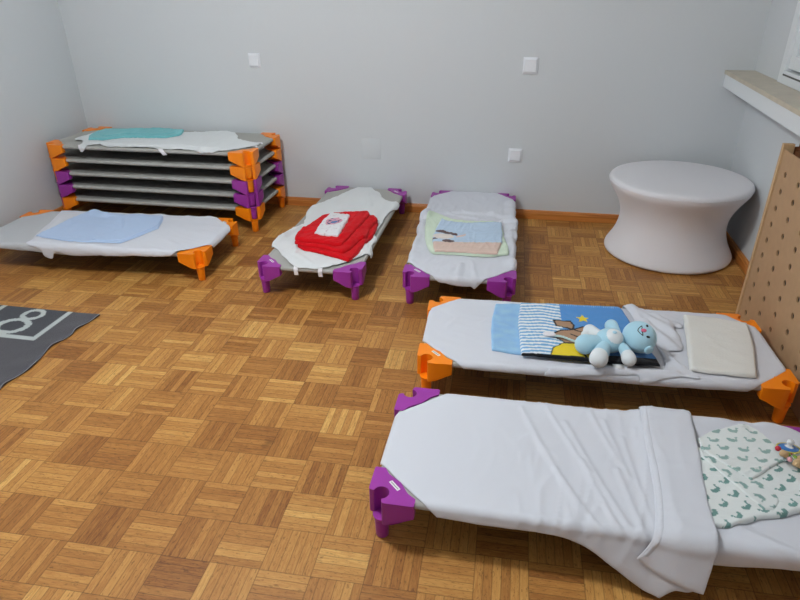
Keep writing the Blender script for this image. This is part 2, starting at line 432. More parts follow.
def make_cot(x, y, z, th, col, label, labels=(), group=None):
    t = thing('stackable_cot', label, 'cot', (x, y, z), th, group)
    def put(n, me, loc=(0, 0, 0), rz=0, par=t):
        o = bpy.data.objects.new(n, me); C.objects.link(o); o.parent = par; o.location = loc; o.rotation_euler = (0, 0, rz); return o
    for s in (-1, 1):
        put('side_rail', side_me, (0, s * (W2 - .0165), H - .0128))
        put('end_rail', end_me, (s * (L2 - .0165), 0, H - .0128), PI / 2)
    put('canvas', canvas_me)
    # corners: sx, sy -> rotation of the bracket frame / mirrored mesh
    for sx in (-1, 1):
        for sy in (-1, 1):
            loc = (sx * (L2 + .009), sy * (W2 + .009), 0)
            # frame arms must point inward: local +x -> -sx, local +y -> -sy
            if sx < 0 and sy < 0: mir, rz = 1, 0
            elif sx > 0 and sy > 0: mir, rz = 1, PI
            elif sx > 0 and sy < 0: mir, rz = -1, 0
            else: mir, rz = -1, PI
            b = put('corner_bracket', proto[col, mir, 'b'], loc, rz)
            put('leg', proto[col, mir, 'l'], (0, 0, 0), 0, b)
            if (sx, sy) in labels:
                l = put('label_strip', lab_me, (mir * .070, .070, ZT + .0001), -mir * PI / 4, b); l['label'] = 'white printed label strip'
    return t
COT = dict(A=(-2.2621, 2.9393, .0433), B=(-2.2594, 3.6895, -.0023), C=(-.9895, 3.2943, -1.5669),
           D=(-.2606, 3.3105, -1.5416), E=(.3412, 2.2087, .0433), F=(.3315, 1.4798, .0024))
make_cot(*COT['A'][:2], 0, COT['A'][2], 'orange', 'low orange-cornered cot with pale blue blanket in front of the stack, by the left wall', [(1, 1)])
SP = .0862
bl = ['orange-cornered grey cot at the very bottom of the stack of five', 'purple-cornered cot second from the bottom of the stack',
      'purple-cornered cot in the middle of the stack of five', 'orange-cornered cot second from the top of the stack',
      'orange-cornered grey cot on top of the stack, carrying a white sheet and teal cloth']
for k, col in enumerate(('orange', 'purple', 'purple', 'orange', 'orange')):
    make_cot(COT['B'][0] - .016, COT['B'][1], SP * k, COT['B'][2], col, bl[k], [], 'stack of cots by the left wall').scale = (1.043, 1, 1)
make_cot(*COT['C'][:2], 0, COT['C'][2], 'purple', 'purple-cornered grey cot carrying the folded red blanket, end against the back wall', [(1, -1), (-1, 1)])
make_cot(*COT['D'][:2], 0, COT['D'][2], 'purple', 'purple-cornered cot carrying the blue and peach blanket, end near the back wall', [(1, -1)])
make_cot(*COT['E'][:2], 0, COT['E'][2], 'orange', 'orange-cornered cot with the plush toy on it, next to the pegboard', [(-1, -1)])
make_cot(*COT['F'][:2], 0, COT['F'][2], 'purple', 'nearest purple-cornered cot with the draped white cover, front right', [(-1, -1)])

# ------------------------------------------------------------------ cloth
def curve(pts, step, jit=0, seed=0):
    """closed smooth outline through pts; a point with a third entry is a sharp corner"""
    n = len(pts); P = [Vector(p[:2]) for p in pts]; sh = [len(p) > 2 for p in pts]; out = []
    for k in range(n):
        p0, p1, p2, p3 = P[k - 1], P[k], P[(k + 1) % n], P[(k + 2) % n]
        m1 = Vector((0, 0)) if sh[k] else (p2 - p0) * .5
        m2 = Vector((0, 0)) if sh[(k + 1) % n] else (p3 - p1) * .5
        if sh[k]: m1 = (p2 - p1) * .6
        if sh[(k + 1) % n]: m2 = (p2 - p1) * .6
        d = (p2 - p1).length; s = max(1, int(d / step))
        for i in range(s):
            t = i / s
            q = (2 * t ** 3 - 3 * t ** 2 + 1) * p1 + (t ** 3 - 2 * t ** 2 + t) * m1 + (-2 * t ** 3 + 3 * t ** 2) * p2 + (t ** 3 - t ** 2) * m2
            if jit:
                q = q + Vector((noise.noise(Vector((q.x * 18, q.y * 18, seed))), noise.noise(Vector((q.x * 18, q.y * 18, seed + 9))))) * jit
            out.append((q.x, q.y))
    return out
def poly_dist(px, py, poly):
    """signed-ish: distance to the outline and inside mask"""
    P = np.array(poly); Q = np.roll(P, -1, 0); best = np.full(len(px), 1e9); ins = np.zeros(len(px), bool)
    for (ax, ay), (bx, by) in zip(P, Q):
        dx, dy = bx - ax, by - ay; l = dx * dx + dy * dy + 1e-12
        t = np.clip(((px - ax) * dx + (py - ay) * dy) / l, 0, 1)
        best = np.minimum(best, (px - ax - t * dx) ** 2 + (py - ay - t * dy) ** 2)
        c = ((ay > py) != (by > py)) & (px < (bx - ax) * (py - ay) / ((by - ay) if by != ay else 1e-9) + ax)
        ins ^= c
    return np.sqrt(best), ins
def cotmap(x, y, h, flare=0.0):
    """unrolled cloth coordinate -> point wrapped over the rails of a cot (local frame of the cot)"""
    rc = .0165; R = .0145 + h; ye = W2 - rc; xe = L2 - rc
    zz = H - .0145 + R + sag(min(max(x, -L2), L2), min(max(y, -W2), W2)) * (1 if abs(x) < xe and abs(y) < ye else 0)
    X, Y = x, y; drop = 0
    for ax in (0, 1):
        v = (x, y)[ax]; e = abs(v) - (xe, ye)[ax]
        if e > 0:
            q = R * PI / 2; s = math.copysign(1, v); b = (xe, ye)[ax]
            if e < q: w = b + R * math.sin(e / R); d = R - R * math.cos(e / R)
            else: w = b + R + flare * (e - q); d = R + (e - q) * (1 - .3 * flare)
            if ax == 0: X = s * w
            else: Y = s * w
            drop += d
    return (X, Y, max(zz - drop, .004))
def flatmap(x, y, h, flare=0): return (x, y, h)
def fold(x, y, seed, sc=.12, amp=.004, ang=0, st=3.0):
    """creased cloth relief, always positive"""
    c, s = math.cos(ang), math.sin(ang); u = (x * c + y * s) / sc; v = (-x * s + y * c) / (sc * st)
    w = noise.noise(Vector((u * .7, v * .7, seed + 5))) * .8
    n = noise.noise(Vector((u + w, v + w, seed)))
    n2 = noise.noise(Vector((u * 2.3 + w * 1.5, v * 1.7 - w, seed + 17)))
    r = max(0, 1 - abs(n) * 4.5) ** 1.5; r2 = max(0, 1 - abs(n2) * 4.0) ** 1.5
    b = .5 + .5 * noise.noise(Vector((u * .45, v * .8, seed + 3)))
    mk = max(0, min(1, .4 + 1.6 * noise.noise(Vector((x * 5, y * 5, seed + 31)))))
    return amp * (.5 * r * b + .45 * b + .35 * r2 * mk)
def cloth(name, outline, base, thick=.0025, rnd=None, wr=None, step=.012, mp=cotmap, m='sheet', color=None, par=None,
          cot=None, z0=0, jit=.003, seed=1, flare=0.0, smooth_outline=True, edge_wave=0.0):
    rnd = rnd or thick
    ol = curve(outline, step * .8, jit, seed) if smooth_outline else [p[:2] for p in outline]
    P = np.array(ol)
    # inset ring(s)
    nx = np.arange(P[:, 0].min(), P[:, 0].max(), step); ny = np.arange(P[:, 1].min(), P[:, 1].max(), step * .866)
    gx, gy = np.meshgrid(nx, ny); gx = gx + (np.arange(len(ny)) % 2)[:, None] * step / 2
    gx, gy = gx.ravel(), gy.ravel(); d, ins = poly_dist(gx, gy, ol); keep = ins & (d > max(step * .55, rnd * 1.05))
    pts = list(ol)
    N = len(ol)
    Tn = np.roll(P, -1, 0) - np.roll(P, 1, 0); Tn /= (np.linalg.norm(Tn, axis=1)[:, None] + 1e-9)
    area = .5 * np.sum(P[:, 0] * np.roll(P[:, 1], -1) - np.roll(P[:, 0], -1) * P[:, 1])
    nrm = np.stack([-Tn[:, 1], Tn[:, 0]], 1) * (1 if area > 0 else -1)
    for f in ((.15, .5, 1.0) if rnd > .006 else (.8,)):
        rp = P + nrm * rnd * f; dd, ii = poly_dist(rp[:, 0], rp[:, 1], ol); ok = ii & (dd > rnd * f * .93)
        pts += [tuple(q) for q in rp[ok]]
    pts += list(zip(gx[keep], gy[keep]))
    vs, es, fs, *_ = geometry.delaunay_2d_cdt([Vector(p) for p in pts], [(k, (k + 1) % N) for k in range(N)], [], 1, 1e-5)
    vx = np.array([v[0] for v in vs]); vy = np.array([v[1] for v in vs]); dist, _i = poly_dist(vx, vy, ol)
    bm = bmesh.new(); top = []; bot = []
    for k in range(len(vs)):
        x, y = float(vx[k]), float(vy[k]); b = base(x, y); dd = min(dist[k] / rnd, 1)
        prof = .12 + .88 * math.sqrt(max(0, 1 - (1 - dd) ** 2))
        wv = (wr(x, y) if wr else 0) * (.35 + .65 * min(1, dist[k] / .02))
        if edge_wave: wv += edge_wave * max(0, 1 - dist[k] / .02) * (.5 + .5 * noise.noise(Vector((x * 45, y * 45, seed + 2))))
        top.append(bm.verts.new(mp(x, y, b + wv + thick * prof, flare)))
        bot.append(bm.verts.new(mp(x, y, b + wv * (.9 if thick < .006 else 0), flare)))
    ec = {}
    for f in fs:
        if len(set(f)) < 3: continue
        bm.faces.new([top[q] for q in f]); bm.faces.new([bot[q] for q in f][::-1])
        for a, b in zip(f, list(f[1:]) + [f[0]]): ec.setdefault((min(a, b), max(a, b)), []).append((a, b))
    for k, l in ec.items():
        if len(l) == 1: a, b = l[0]; bm.faces.new((top[b], top[a], bot[a], bot[b]))
    nT = len(top)
    me = bpy.data.meshes.new(name)
    bmesh.ops.recalc_face_normals(bm, faces=bm.faces)
    bm.verts.index_update()
    bm.to_mesh(me)
    if color:
        ca = me.color_attributes.new('pattern', 'FLOAT_COLOR', 'POINT')
        for k in range(len(vs)):
            c = color(float(vx[k]), float(vy[k])); ca.data[2 * k].color = c; ca.data[2 * k + 1].color = c
    bm.free(); me.shade_smooth(); me.materials.append(M[m] if isinstance(m, str) else m)
    o = bpy.data.objects.new(name, me); C.objects.link(o)
    if par: o.parent = par
    elif cot:
        cx, cy, th = COT[cot]; o.location = (cx, cy, z0); o.rotation_euler = (0, 0, th)
    return o
def shifted(o, par):
    """a part made in the cot's frame, parented to a thing already re-based"""
    o.parent = par; o.location = par['_c']; return o
def finish(o, label, cat, group=None):
    c = rebase(o); o['_c'] = [-float(v) for v in c]; return tag(o, label, cat, group)
def add_part(par, o, label=None):
    o.parent = par; o.location = Vector(par['_c']); o.rotation_euler = (0, 0, 0)
    if label: o['label'] = label
    return o
def lumps(x, y, seed, h, sx=9, y0=.20):
    """loose cloth standing off the side rails here and there"""
    k = max(0, min(1, (abs(y) - y0) / .05))
    return h * k * max(0, noise.noise(Vector((x * sx, 3 * (y > 0), seed))) + .25)
def bumpy(items):
    """sum of localised ridges: (x0,y0,x1,y1,width,height)"""
    def f(x, y):
        s = 0
        for x0, y0, x1, y1, w, h in items:
            dx, dy = x1 - x0, y1 - y0; l = math.hypot(dx, dy); t = ((x - x0) * dx + (y - y0) * dy) / (l * l); tc = min(1, max(0, t))
            d = math.hypot(x - x0 - tc * dx, y - y0 - tc * dy)
            if d < w: s += h * (.5 + .5 * math.cos(PI * d / w)) * (1 if 0 <= t <= 1 else .9)
        return s
    return f
S0 = .0015
# --- A: pale grey undersheet left, white sheet, pale blue blanket
wA0 = lambda x, y: fold(x, y, 11, .10, .003, .2)
a0 = cloth('cot_sheet', [(-.671, -.10, 1), (-.50, -.285, 1), (-.25, -.295), (-.06, -.295), (.02, -.2), (0, .05), (-.02, .25), (-.06, .28), (-.3, .29), (-.50, .285, 1), (-.671, .12, 1)], lambda x, y: S0, .0015, wr=wA0, m='sheet_grey', cot='A', seed=2)
finish(a0, 'pale grey undersheet at the left end of the cot with the blue blanket', 'sheet')
wA = lambda x, y: fold(x, y, 12, .09, .007, 1.2) + lumps(x, y, 13, .010, 9, .22) + bumpy([(-.30, -.24, .05, -.25, .03, .008), (-.32, -.2, -.42, .2, .02, .004)])(x, y)
bA = lambda x, y: S0 + .0045
a1 = cloth('cot_sheet', [(-.335, -.255), (-.345, -.20), (-.39, -.08), (-.43, .10), (-.47, .25), (-.44, .292), (-.1, .295), (.25, .295), (.50, .288, 1), (.56, .23), (.688, .11, 1), (.692, -.03), (.688, -.12, 1), (.60, -.2), (.50, -.288, 1), (.2, -.30), (-.05, -.312), (-.16, -.300), (-.19, -.335), (-.235, -.325), (-.25, -.285)],
           bA, .002, wr=wA, m='sheet', cot='A', seed=3, step=.011, edge_wave=.004)
finish(a1, 'white sheet on the cot in front of the stack, under the pale blue blanket', 'sheet')
bA2 = lambda x, y: bA(x, y) + wA(x, y) + .004
wA2 = lambda x, y: fold(x, y, 14, .13, .006, .5) + bumpy([(-.26, .26, -.14, .20, .06, .016)])(x, y)
a2 = cloth('folded_blanket', [(-.35, -.155, 1), (-.345, -.02), (-.325, .15), (-.285, .235), (-.235, .258), (-.17, .235), (.0, .225), (.205, .232, 1), (.235, .17), (.268, .05, 1), (.225, -.06), (.175, -.190, 1), (.05, -.20), (-.122, -.200), (-.24, -.175)],
           bA2, .005, .005, wr=wA2, m='blue_cloth', cot='A', seed=4, step=.01)
finish(a2, 'pale blue blanket lying flat on the cot in front of the stack', 'blanket')
a3 = cloth('upper_fold', [(-.02, .205), (.19, .212), (.228, .18), (.25, .06), (.212, -.06), (.165, -.165), (.0, -.17), (.07, 0)], lambda x, y: bA2(x, y) + wA2(x, y) + .005, .004, .004, m='blue_cloth', seed=5, step=.012)
add_part(a2, a3)

# --- B top of the stack
ZB = SP * 4
wB = lambda x, y: fold(x, y, 21, .08, .009, .1, 4) + bumpy([(-.30, -.20, .25, -.16, .03, .012), (.15, -.22, .45, -.2, .03, .012), (-.4, .1, -.1, .22, .03, .006)])(x, y)
bB = lambda x, y: S0
b1 = cloth('cot_sheet', [(-.60, -.10), (-.585, .06), (-.57, .17), (-.45, .18), (-.175, .215), (.05, .205), (.20, .235), (.32, .245), (.39, .2), (.46, .08), (.56, .02), (.640, -.03), (.652, -.09), (.60, -.15), (.47, -.255), (.40, -.272), (.24, -.25), (.10, -.255), (.0, -.235), (-.16, -.255), (-.28, -.255), (-.36, -.20), (-.42, -.29), (-.45, -.26), (-.47, -.20), (-.53, -.13)],
           bB, .0025, wr=wB, m='jersey', cot='B', z0=ZB, seed=6, step=.009, jit=.008, edge_wave=.007)
finish(b1, 'crumpled white sheet on top of the cot stack', 'sheet')
for k, (xa, xb, ya, yb) in enumerate([(.10, .125, -.315, -.225), (.28, .30, -.25, -.22)]):
    pass
st = cloth('elastic_strap', [(.065, -.235, 1), (.10, -.237, 1), (.145, -.292, 1), (.115, -.296, 1)], lambda x, y: .004, .001, m='tag', step=.008, jit=0)
add_part(b1, st)
st = cloth('elastic_strap', [(-.47, -.24, 1), (-.45, -.25, 1), (-.43, -.297, 1), (-.45, -.297, 1)], lambda x, y: .004, .001, m='tag', step=.008, jit=0)
add_part(b1, st)
for yy in (-.105, -.02):
    st = cloth('elastic_strap', [(.62, yy, 1), (.62, yy + .022, 1), (.692, yy + .012, 1), (.692, yy - .010, 1)], lambda x, y: .004, .001, m='tag', step=.008, jit=0)
    add_part(b1, st)
bB2 = lambda x, y: bB(x, y) + wB(x, y) + .004
wB2 = lambda x, y: fold(x, y, 23, .12, .006, .8)
b2 = cloth('folded_cloth', [(-.54, -.04, 1), (-.56, .06), (-.56, .17, 1), (-.3, .205), (.0, .225, 1), (.025, .15), (.03, .10, 1), (-.03, .03), (-.15, .01), (-.3, -.02), (-.37, -.11, 1), (-.45, -.10), (-.49, -.115, 1)], bB2, .011, .009, wr=wB2, m='teal', cot='B', z0=ZB, seed=7, step=.011)
finish(b2, 'folded teal cloth lying on the white sheet on top of the cot stack', 'cloth')
b3 = cloth('upper_fold', [(-.50, .02), (-.53, .12), (-.3, .18), (-.06, .19), (-.02, .12), (-.10, .06), (-.3, .03), (-.42, -.04)], lambda x, y: bB2(x, y) + wB2(x, y) + .010, .006, .008, m='teal', seed=8)
add_part(b2, b3)

# --- C: irregular white jersey, red blanket
wC = lambda x, y: fold(x, y, 31, .08, .009, 1.3) + lumps(x, y, 32, .012, 8) + bumpy([(-.52, .08, -.40, .18, .02, .008), (-.40, .18, -.36, .27, .02, .006), (.18, -.24, .05, -.16, .02, .010), (-.5, -.05, -.1, -.08, .03, .004), (.3, .2, .45, .27, .02, .008), (.12, -.20, .30, -.25, .018, .010), (.2, -.16, .5, -.12, .02, .006), (.5, -.1, .62, .02, .02, .006), (-.3, .1, -.55, .02, .02, .006), (.15, -.27, .46, -.30, .06, .026), (-.1, -.25, .1, -.24, .03, .008), (.30, .25, .42, .30, .04, .012)])(x, y)
bC = lambda x, y: S0
c1 = cloth('cot_sheet', [(.655, -.06), (.66, .0), (.655, .065), (.56, .17), (.46, .245), (.44, .29), (.41, .296), (.36, .262), (.24, .262), (.16, .235), (.0, .235), (-.15, .235), (-.28, .275), (-.345, .288), (-.375, .262), (-.40, .19), (-.47, .14), (-.545, .11), (-.60, .06), (-.66, .02), (-.675, -.03), (-.665, -.07), (-.55, -.12), (-.35, -.2), (-.18, -.262), (.0, -.225), (.08, -.215), (.16, -.235), (.25, -.262), (.36, -.29), (.41, -.288), (.46, -.23), (.56, -.15)],
           bC, .0025, wr=wC, m='jersey', cot='C', seed=9, step=.009, jit=.007, edge_wave=.008)
finish(c1, 'crumpled white sheet under the folded red blanket', 'sheet')
for yy in (-.07, .055):
    st = cloth('elastic_strap', [(.635, yy, 1), (.635, yy + .022, 1), (.70, yy + .028, 1), (.70, yy + .006, 1)], lambda x, y: .0045, .001, m='tag', step=.008, jit=0)
    add_part(c1, st)
bC2 = lambda x, y: bC(x, y) + wC(x, y) + .004
wC2 = lambda x, y: fold(x, y, 33, .13, .006, .4)
c2 = cloth('folded_blanket', [(.40, -.135), (.44, -.10), (.50, .06), (.56, .185, 1), (.50, .20), (.36, .215), (.22, .235), (.06, .225), (-.02, .18), (-.01, .0), (.06, -.08), (.22, -.125)],
           bC2, .018, .012, wr=wC2, m='red', cot='C', seed=10, step=.009, jit=.008, edge_wave=.003)
finish(c2, 'thick folded red fleece blanket on the purple-cornered cot', 'blanket')
t2 = lambda x, y: bC2(x, y) + wC2(x, y) + .017
w3 = lambda x, y: fold(x, y, 35, .09, .008, 1.0) + bumpy([(.0, .165, .40, .15, .035, .010)])(x, y)
c3 = cloth('middle_fold', [(.37, -.15), (.43, -.12), (.46, .03), (.50, .13), (.46, .165), (.33, .185), (.28, .215), (.15, .20), (.02, .215), (-.045, .17), (-.02, .02), (.06, -.09), (.22, -.135)], t2, .016, .012, wr=w3, m='red', seed=11, step=.009, jit=.008, edge_wave=.003)
add_part(c2, c3)
t2b = lambda x, y: t2(x, y) + w3(x, y) + .015
w3b = lambda x, y: fold(x, y, 37, .10, .010, .7) + bumpy([(-.02, .12, .36, .10, .03, .012)])(x, y)
c3b = cloth('upper_fold', [(.35, -.155), (.41, -.13), (.435, .02), (.455, .09), (.42, .125), (.22, .145), (.02, .165), (-.065, .14), (-.06, .09), (-.03, -.02), (.04, -.10), (.2, -.14)], t2b, .016, .012, wr=w3b, m='red', seed=38, step=.009, jit=.006, edge_wave=.003)
add_part(c2, c3b)
t3 = lambda x, y: t2b(x, y) + w3b(x, y) + .016
def ccol(x, y):
    d = math.hypot((x - .17) / 1.5, y + .0)
    n = noise.noise(Vector((x * 30, y * 30, 4)))
    if d < .042 + .01 * n:
        if d < .022 and y > -.01 and n < .15: return rgb(84, 120, 176)
        if noise.noise(Vector((x * 60, y * 60, 9))) < -.22: return rgb(60, 70, 110)
        return rgb(226, 160, 176)
    if noise.noise(Vector((x * 70, y * 70, 1))) > .45: return rgb(216, 200, 206)
    return rgb(232, 230, 232)
c4 = cloth('folded_cloth', [(.35, -.055, 1), (.365, .0), (.375, .085, 1), (.2, .075), (.04, .060, 1), (.03, .0), (.03, -.06, 1), (.17, -.068)], t3, .012, .008, wr=lambda x, y: fold(x, y, 36, .08, .004), m='patterned', color=ccol, cot='C', seed=12, step=.005)
finish(c4, 'small white folded bib with a pink and blue print on the red blanket', 'bib')

# --- D
wD = lambda x, y: (fold(x, y, 41, .08, .010, 1.4) + lumps(x, y, 45, .022, 10) + bumpy([(-.15, -.285, .06, -.30, .05, .016), (-.12, .285, .10, .29, .04, .012), (-.22, -.22, -.10, -.29, .03, .012), (.1, -.26, .4, -.27, .03, .006), (.0, .26, .1, .2, .02, .008)])(x, y)
    + bumpy([(-.26, -.26, -.10, -.24, .03, .014), (-.20, -.22, -.27, -.05, .022, .012), (-.27, -.05, -.23, .14, .018, .014), (-.23, -.14, -.17, .05, .016, .008), (-.25, .12, -.16, .26, .03, .016), (-.14, .2, -.10, .29, .03, .018), (.05, .24, .25, .25, .025, .008), (-.06, -.26, .08, -.25, .03, .012), (.5, 0, .66, .0, .025, .007), (.45, .05, .7, .09, .02, .005), (.4, -.1, .6, -.2, .03, .006)])(x, y))
bD = lambda x, y: S0
d1 = cloth('cot_sheet', [(.50, -.285, 1), (.58, -.2), (.685, -.095, 1), (.70, 0), (.698, .06), (.71, .08), (.685, .10, 1), (.60, .19), (.50, .288, 1), (.2, .295), (-.05, .30), (-.27, .297), (-.50, .285, 1), (-.6, .2), (-.68, .13, 1), (-.685, 0), (-.68, -.13, 1), (-.6, -.2), (-.50, -.285, 1), (-.3, -.29), (-.12, -.31), (.0, -.305), (.12, -.295), (.3, -.29)],
           bD, .0025, wr=wD, m='sheet', cot='D', seed=13, step=.009, jit=.004, edge_wave=.004)
finish(d1, 'white sheet covering the purple-cornered cot nearest the back wall middle', 'sheet')
bD2 = lambda x, y: bD(x, y) + wD(x, y) * .9 + .006
wD2 = lambda x, y: fold(x, y, 43, .13, .006, .4)
d2 = cloth('folded_blanket', [(-.18, -.225), (-.19, -.19), (-.12, -.10), (-.09, .05), (-.10, .15), (-.03, .19), (.15, .21), (.34, .235), (.37, .20), (.395, .12), (.40, -.05), (.395, -.15), (.30, -.195), (.14, -.225), (-.02, -.24), (-.12, -.245)], bD2, .014, .010, wr=wD2, m='mint', cot='D', seed=14, step=.010)
finish(d2, 'folded baby blanket, mint green below, blue and peach with a brown figure on top', 'blanket')
def dcol(x, y):
    nz = noise.noise(Vector((x * 25, y * 25, 2))) * .008
    yy = y + nz
    if math.hypot((x - .135) / .7, (yy + .135)) < .030 or (abs(x - (.145 + .35 * (yy + .12))) < .020 and -.15 < yy < -.045): return rgb(92, 66, 66)
    if math.hypot((x - .27) / .9, (yy + .085) / 1.3) < .024 or math.hypot(x - .245, (yy + .165) / 1.6) < .012: return rgb(92, 66, 66)
    if math.hypot((x - .21) / .8, (yy + .115) / 1.3) < .045: return rgb(232, 222, 214)
    if abs(x - (.20 - .9 * (yy + .04))) < .012 and -.045 < yy < .0: return rgb(226, 200, 190)
    if x > .275 - .25 * (yy - .0) * .4 and x > .25: return rgb(226, 198, 184)
    return rgb(192, 212, 232)
tD = lambda x, y: bD2(x, y) + wD2(x, y) + .0135
d3 = cloth('upper_fold', [(-.085, -.155, 1), (-.05, -.12), (-.03, 0), (-.06, .12), (-.05, .19, 1), (.1, .195), (.25, .195), (.39, .175, 1), (.395, .05), (.405, -.14, 1), (.25, -.17), (.10, -.17)], tD, .010, .008, wr=lambda x, y: fold(x, y, 44, .10, .004, .2), m='patterned', color=dcol, seed=15, step=.005)
add_part(d2, d3, 'baby blue and peach layer with a brown figure')

# --- E
wE = lambda x, y: fold(x, y, 51, .12, .006, 1.0) + bumpy([(-.45, .05, -.40, .12, .012, .003), (-.58, 0, -.54, .08, .014, .003), (-.3, -.26, .2, -.25, .02, .004), (.42, -.23, .52, -.26, .02, .006)])(x, y)
bE = lambda x, y: S0
e1 = cloth('cot_sheet', [(-.682, -.095, 1), (-.58, -.2), (-.495, -.278, 1), (-.2, -.282), (.2, -.288), (.495, -.283, 1), (.55, -.24), (.682, -.13, 1), (.686, 0), (.682, .14, 1), (.6, .22), (.53, .288, 1), (.2, .295), (-.2, .295), (-.50, .288, 1), (-.6, .21), (-.682, .13, 1), (-.688, 0)],
           bE, .0025, wr=wE, m='sheet', cot='E', seed=16, step=.011, jit=.002)
finish(e1, 'white sheet stretched over the cot beside the pegboard', 'sheet')
bE2 = lambda x, y: bE(x, y) + wE(x, y) + .004
wE2 = lambda x, y: fold(x, y, 53, .14, .004, .4)
ARCS = .0
def lblue(x, y): return rgb(150 + 14 * noise.noise(Vector((x * 30, y * 30, 3))), 192 + 12 * noise.noise(Vector((x * 30, y * 30, 3))), 228)
e2 = cloth('fleece_blanket', [(-.395, -.155, 1), (-.40, .05), (-.385, .215, 1), (-.30, .222), (-.27, .21), (-.26, 0), (-.27, -.175, 1), (-.33, -.168)], bE2, .010, .008, wr=wE2, m='patterned', color=lblue, cot='E', seed=17, step=.009)
finish(e2, 'folded children\'s fleece, blue and white striped with a yellow star, beside the plush toy', 'blanket')
def in_poly(x, y, P):
    c = False; n = len(P)
    for k in range(n):
        ax, ay = P[k]; bx, by = P[(k + 1) % n]
        if (ay > y) != (by > y) and x < (bx - ax) * (y - ay) / (by - ay) + ax: c = not c
    return c
def seg_d(x, y, P, closed=True):
    b = 9; n = len(P)
    for k in range(n if closed else n - 1):
        ax, ay = P[k]; bx, by = P[(k + 1) % n]; dx, dy = bx - ax, by - ay; t = min(1, max(0, ((x - ax) * dx + (y - ay) * dy) / (dx * dx + dy * dy)))
        b = min(b, math.hypot(x - ax - t * dx, y - ay - t * dy))
    return b
star = []
for k in range(10):
    a = PI / 2 + k * PI / 5; r = .028 if k % 2 == 0 else .013; star.append((-.030 + r * math.cos(a), .110 + r * 1.15 * math.sin(a)))
brown = [[(-.150, .080), (-.082, .084), (-.070, .048), (-.078, .018), (-.112, .028), (-.142, .035)],
         [(-.078, .018), (-.040, .042), (.0, .040), (.02, .0), (-.01, -.075), (-.060, -.092), (-.120, -.090), (-.170, -.035), (-.130, .0)]]
mound = [(-.180, -.192), (-.168, -.135), (-.125, -.095), (-.07, -.090), (-.025, -.115), (.005, -.150), (.01, -.196)]
def ecol(x, y):
    if x < -.118:
        for b in brown:
            if in_poly(x, y, b): return rgb(30, 26, 28) if seg_d(x, y, b) < .0045 else rgb(176, 138, 108)
            if seg_d(x, y, b) < .003: return rgb(30, 26, 28)
        if in_poly(x, y, mound): return rgb(30, 26, 28) if seg_d(x, y, mound) < .004 else rgb(236, 206, 40)
        if y < -.190: return rgb(24, 24, 28)
        w = y + .006 * math.sin(x * 40)
        return rgb(238, 240, 242) if (w / .024) % 1 < .5 else rgb(122, 178, 220)
    if in_poly(x, y, star): return rgb(240, 214, 50)
    for b in brown:
        if in_poly(x, y, b):
            if seg_d(x, y, b) < .0045: return rgb(30, 26, 28)
            if seg_d(x, y, [(-.10, .03), (-.04, .0), (-.02, -.03)], False) < .0035 or seg_d(x, y, [(-.09, -.02), (-.05, -.05)], False) < .0035: return rgb(30, 26, 28)
            return rgb(176, 138, 108)
        if seg_d(x, y, b) < .003: return rgb(30, 26, 28)
    if in_poly(x, y, mound):
        if seg_d(x, y, mound) < .004 or seg_d(x, y, [(-.045, -.098), (-.065, -.135), (-.050, -.19)], False) < .004: return rgb(30, 26, 28)
        return rgb(236, 206, 40)
    if y < -.165: return rgb(24, 24, 28)
    if y > .205 and (x / .008) % 1 < .3: return rgb(150, 190, 226)
    return rgb(86, 148, 212)
wE3 = lambda x, y: fold(x, y, 54, .10, .004, .9) + (fold(x, y, 57, .025, .004, 1.2, 5) if x < -.12 else 0)
e3 = cloth('printed_fold', [(-.285, -.195, 1), (-.292, .03), (-.28, .215, 1), (-.1, .225), (.13, .228, 1), (.145, .20), (.16, .1), (.19, -.05), (.21, -.20, 1), (.05, -.210), (-.12, -.203)], lambda x, y: bE2(x, y) + .0105 + wE2(x, y), .010, .008, wr=wE3, m='patterned', color=ecol, seed=18, step=.0038)
add_part(e2, e3, 'striped and bright blue printed part with star and brown paws')
# rumpled white cover between fleece and pillow
wE4 = lambda x, y: fold(x, y, 58, .09, .010, .9, 3) + bumpy([(.19, .24, .33, .04, .03, .018), (.22, .12, .30, -.06, .03, .014), (.16, .26, .22, .12, .03, .015), (.24, -.08, .29, -.19, .02, .010), (.0, -.255, .26, -.225, .02, .010), (.27, .2, .34, .08, .03, .015)])(x, y)
e4 = cloth('rumpled_sheet', [(.155, .275), (.20, .287), (.235, .25), (.30, .20), (.365, .145), (.36, .115), (.330, .11), (.335, .02), (.320, -.06), (.27, -.07), (.285, -.13), (.335, -.235), (.32, -.255), (.27, -.25), (.20, -.27), (.15, -.295), (.13, -.28), (.12, -.262), (.0, -.27), (-.15, -.29), (-.2, -.28), (-.12, -.225), (.05, -.200), (.218, -.205), (.235, -.05), (.19, .1), (.175, .2)],
           lambda x, y: bE2(x, y) + .001, .0025, wr=wE4, m='sheet', cot='E', seed=19, step=.009, jit=.004)
finish(e4, 'rumpled white cloth between the plush toy and the flat cream pillow', 'sheet')
cu, su = .965, -.262
e5 = cloth('flat_pillow', [(.388, .205, 1), (.51, .190), (.622, .160, 1), (.59, -.01), (.530, -.225, 1), (.41, -.22), (.310, -.205, 1), (.350, .0)], lambda x, y: bE2(x, y) + .001 + .003, .015, .009, wr=lambda x, y: fold(x, y, 60, .2, .003), m='pillow', cot='E', seed=20, step=.011, jit=.002)
finish(e5, 'flat cream quilted pillow at the right end of the cot beside the pegboard', 'pillow')

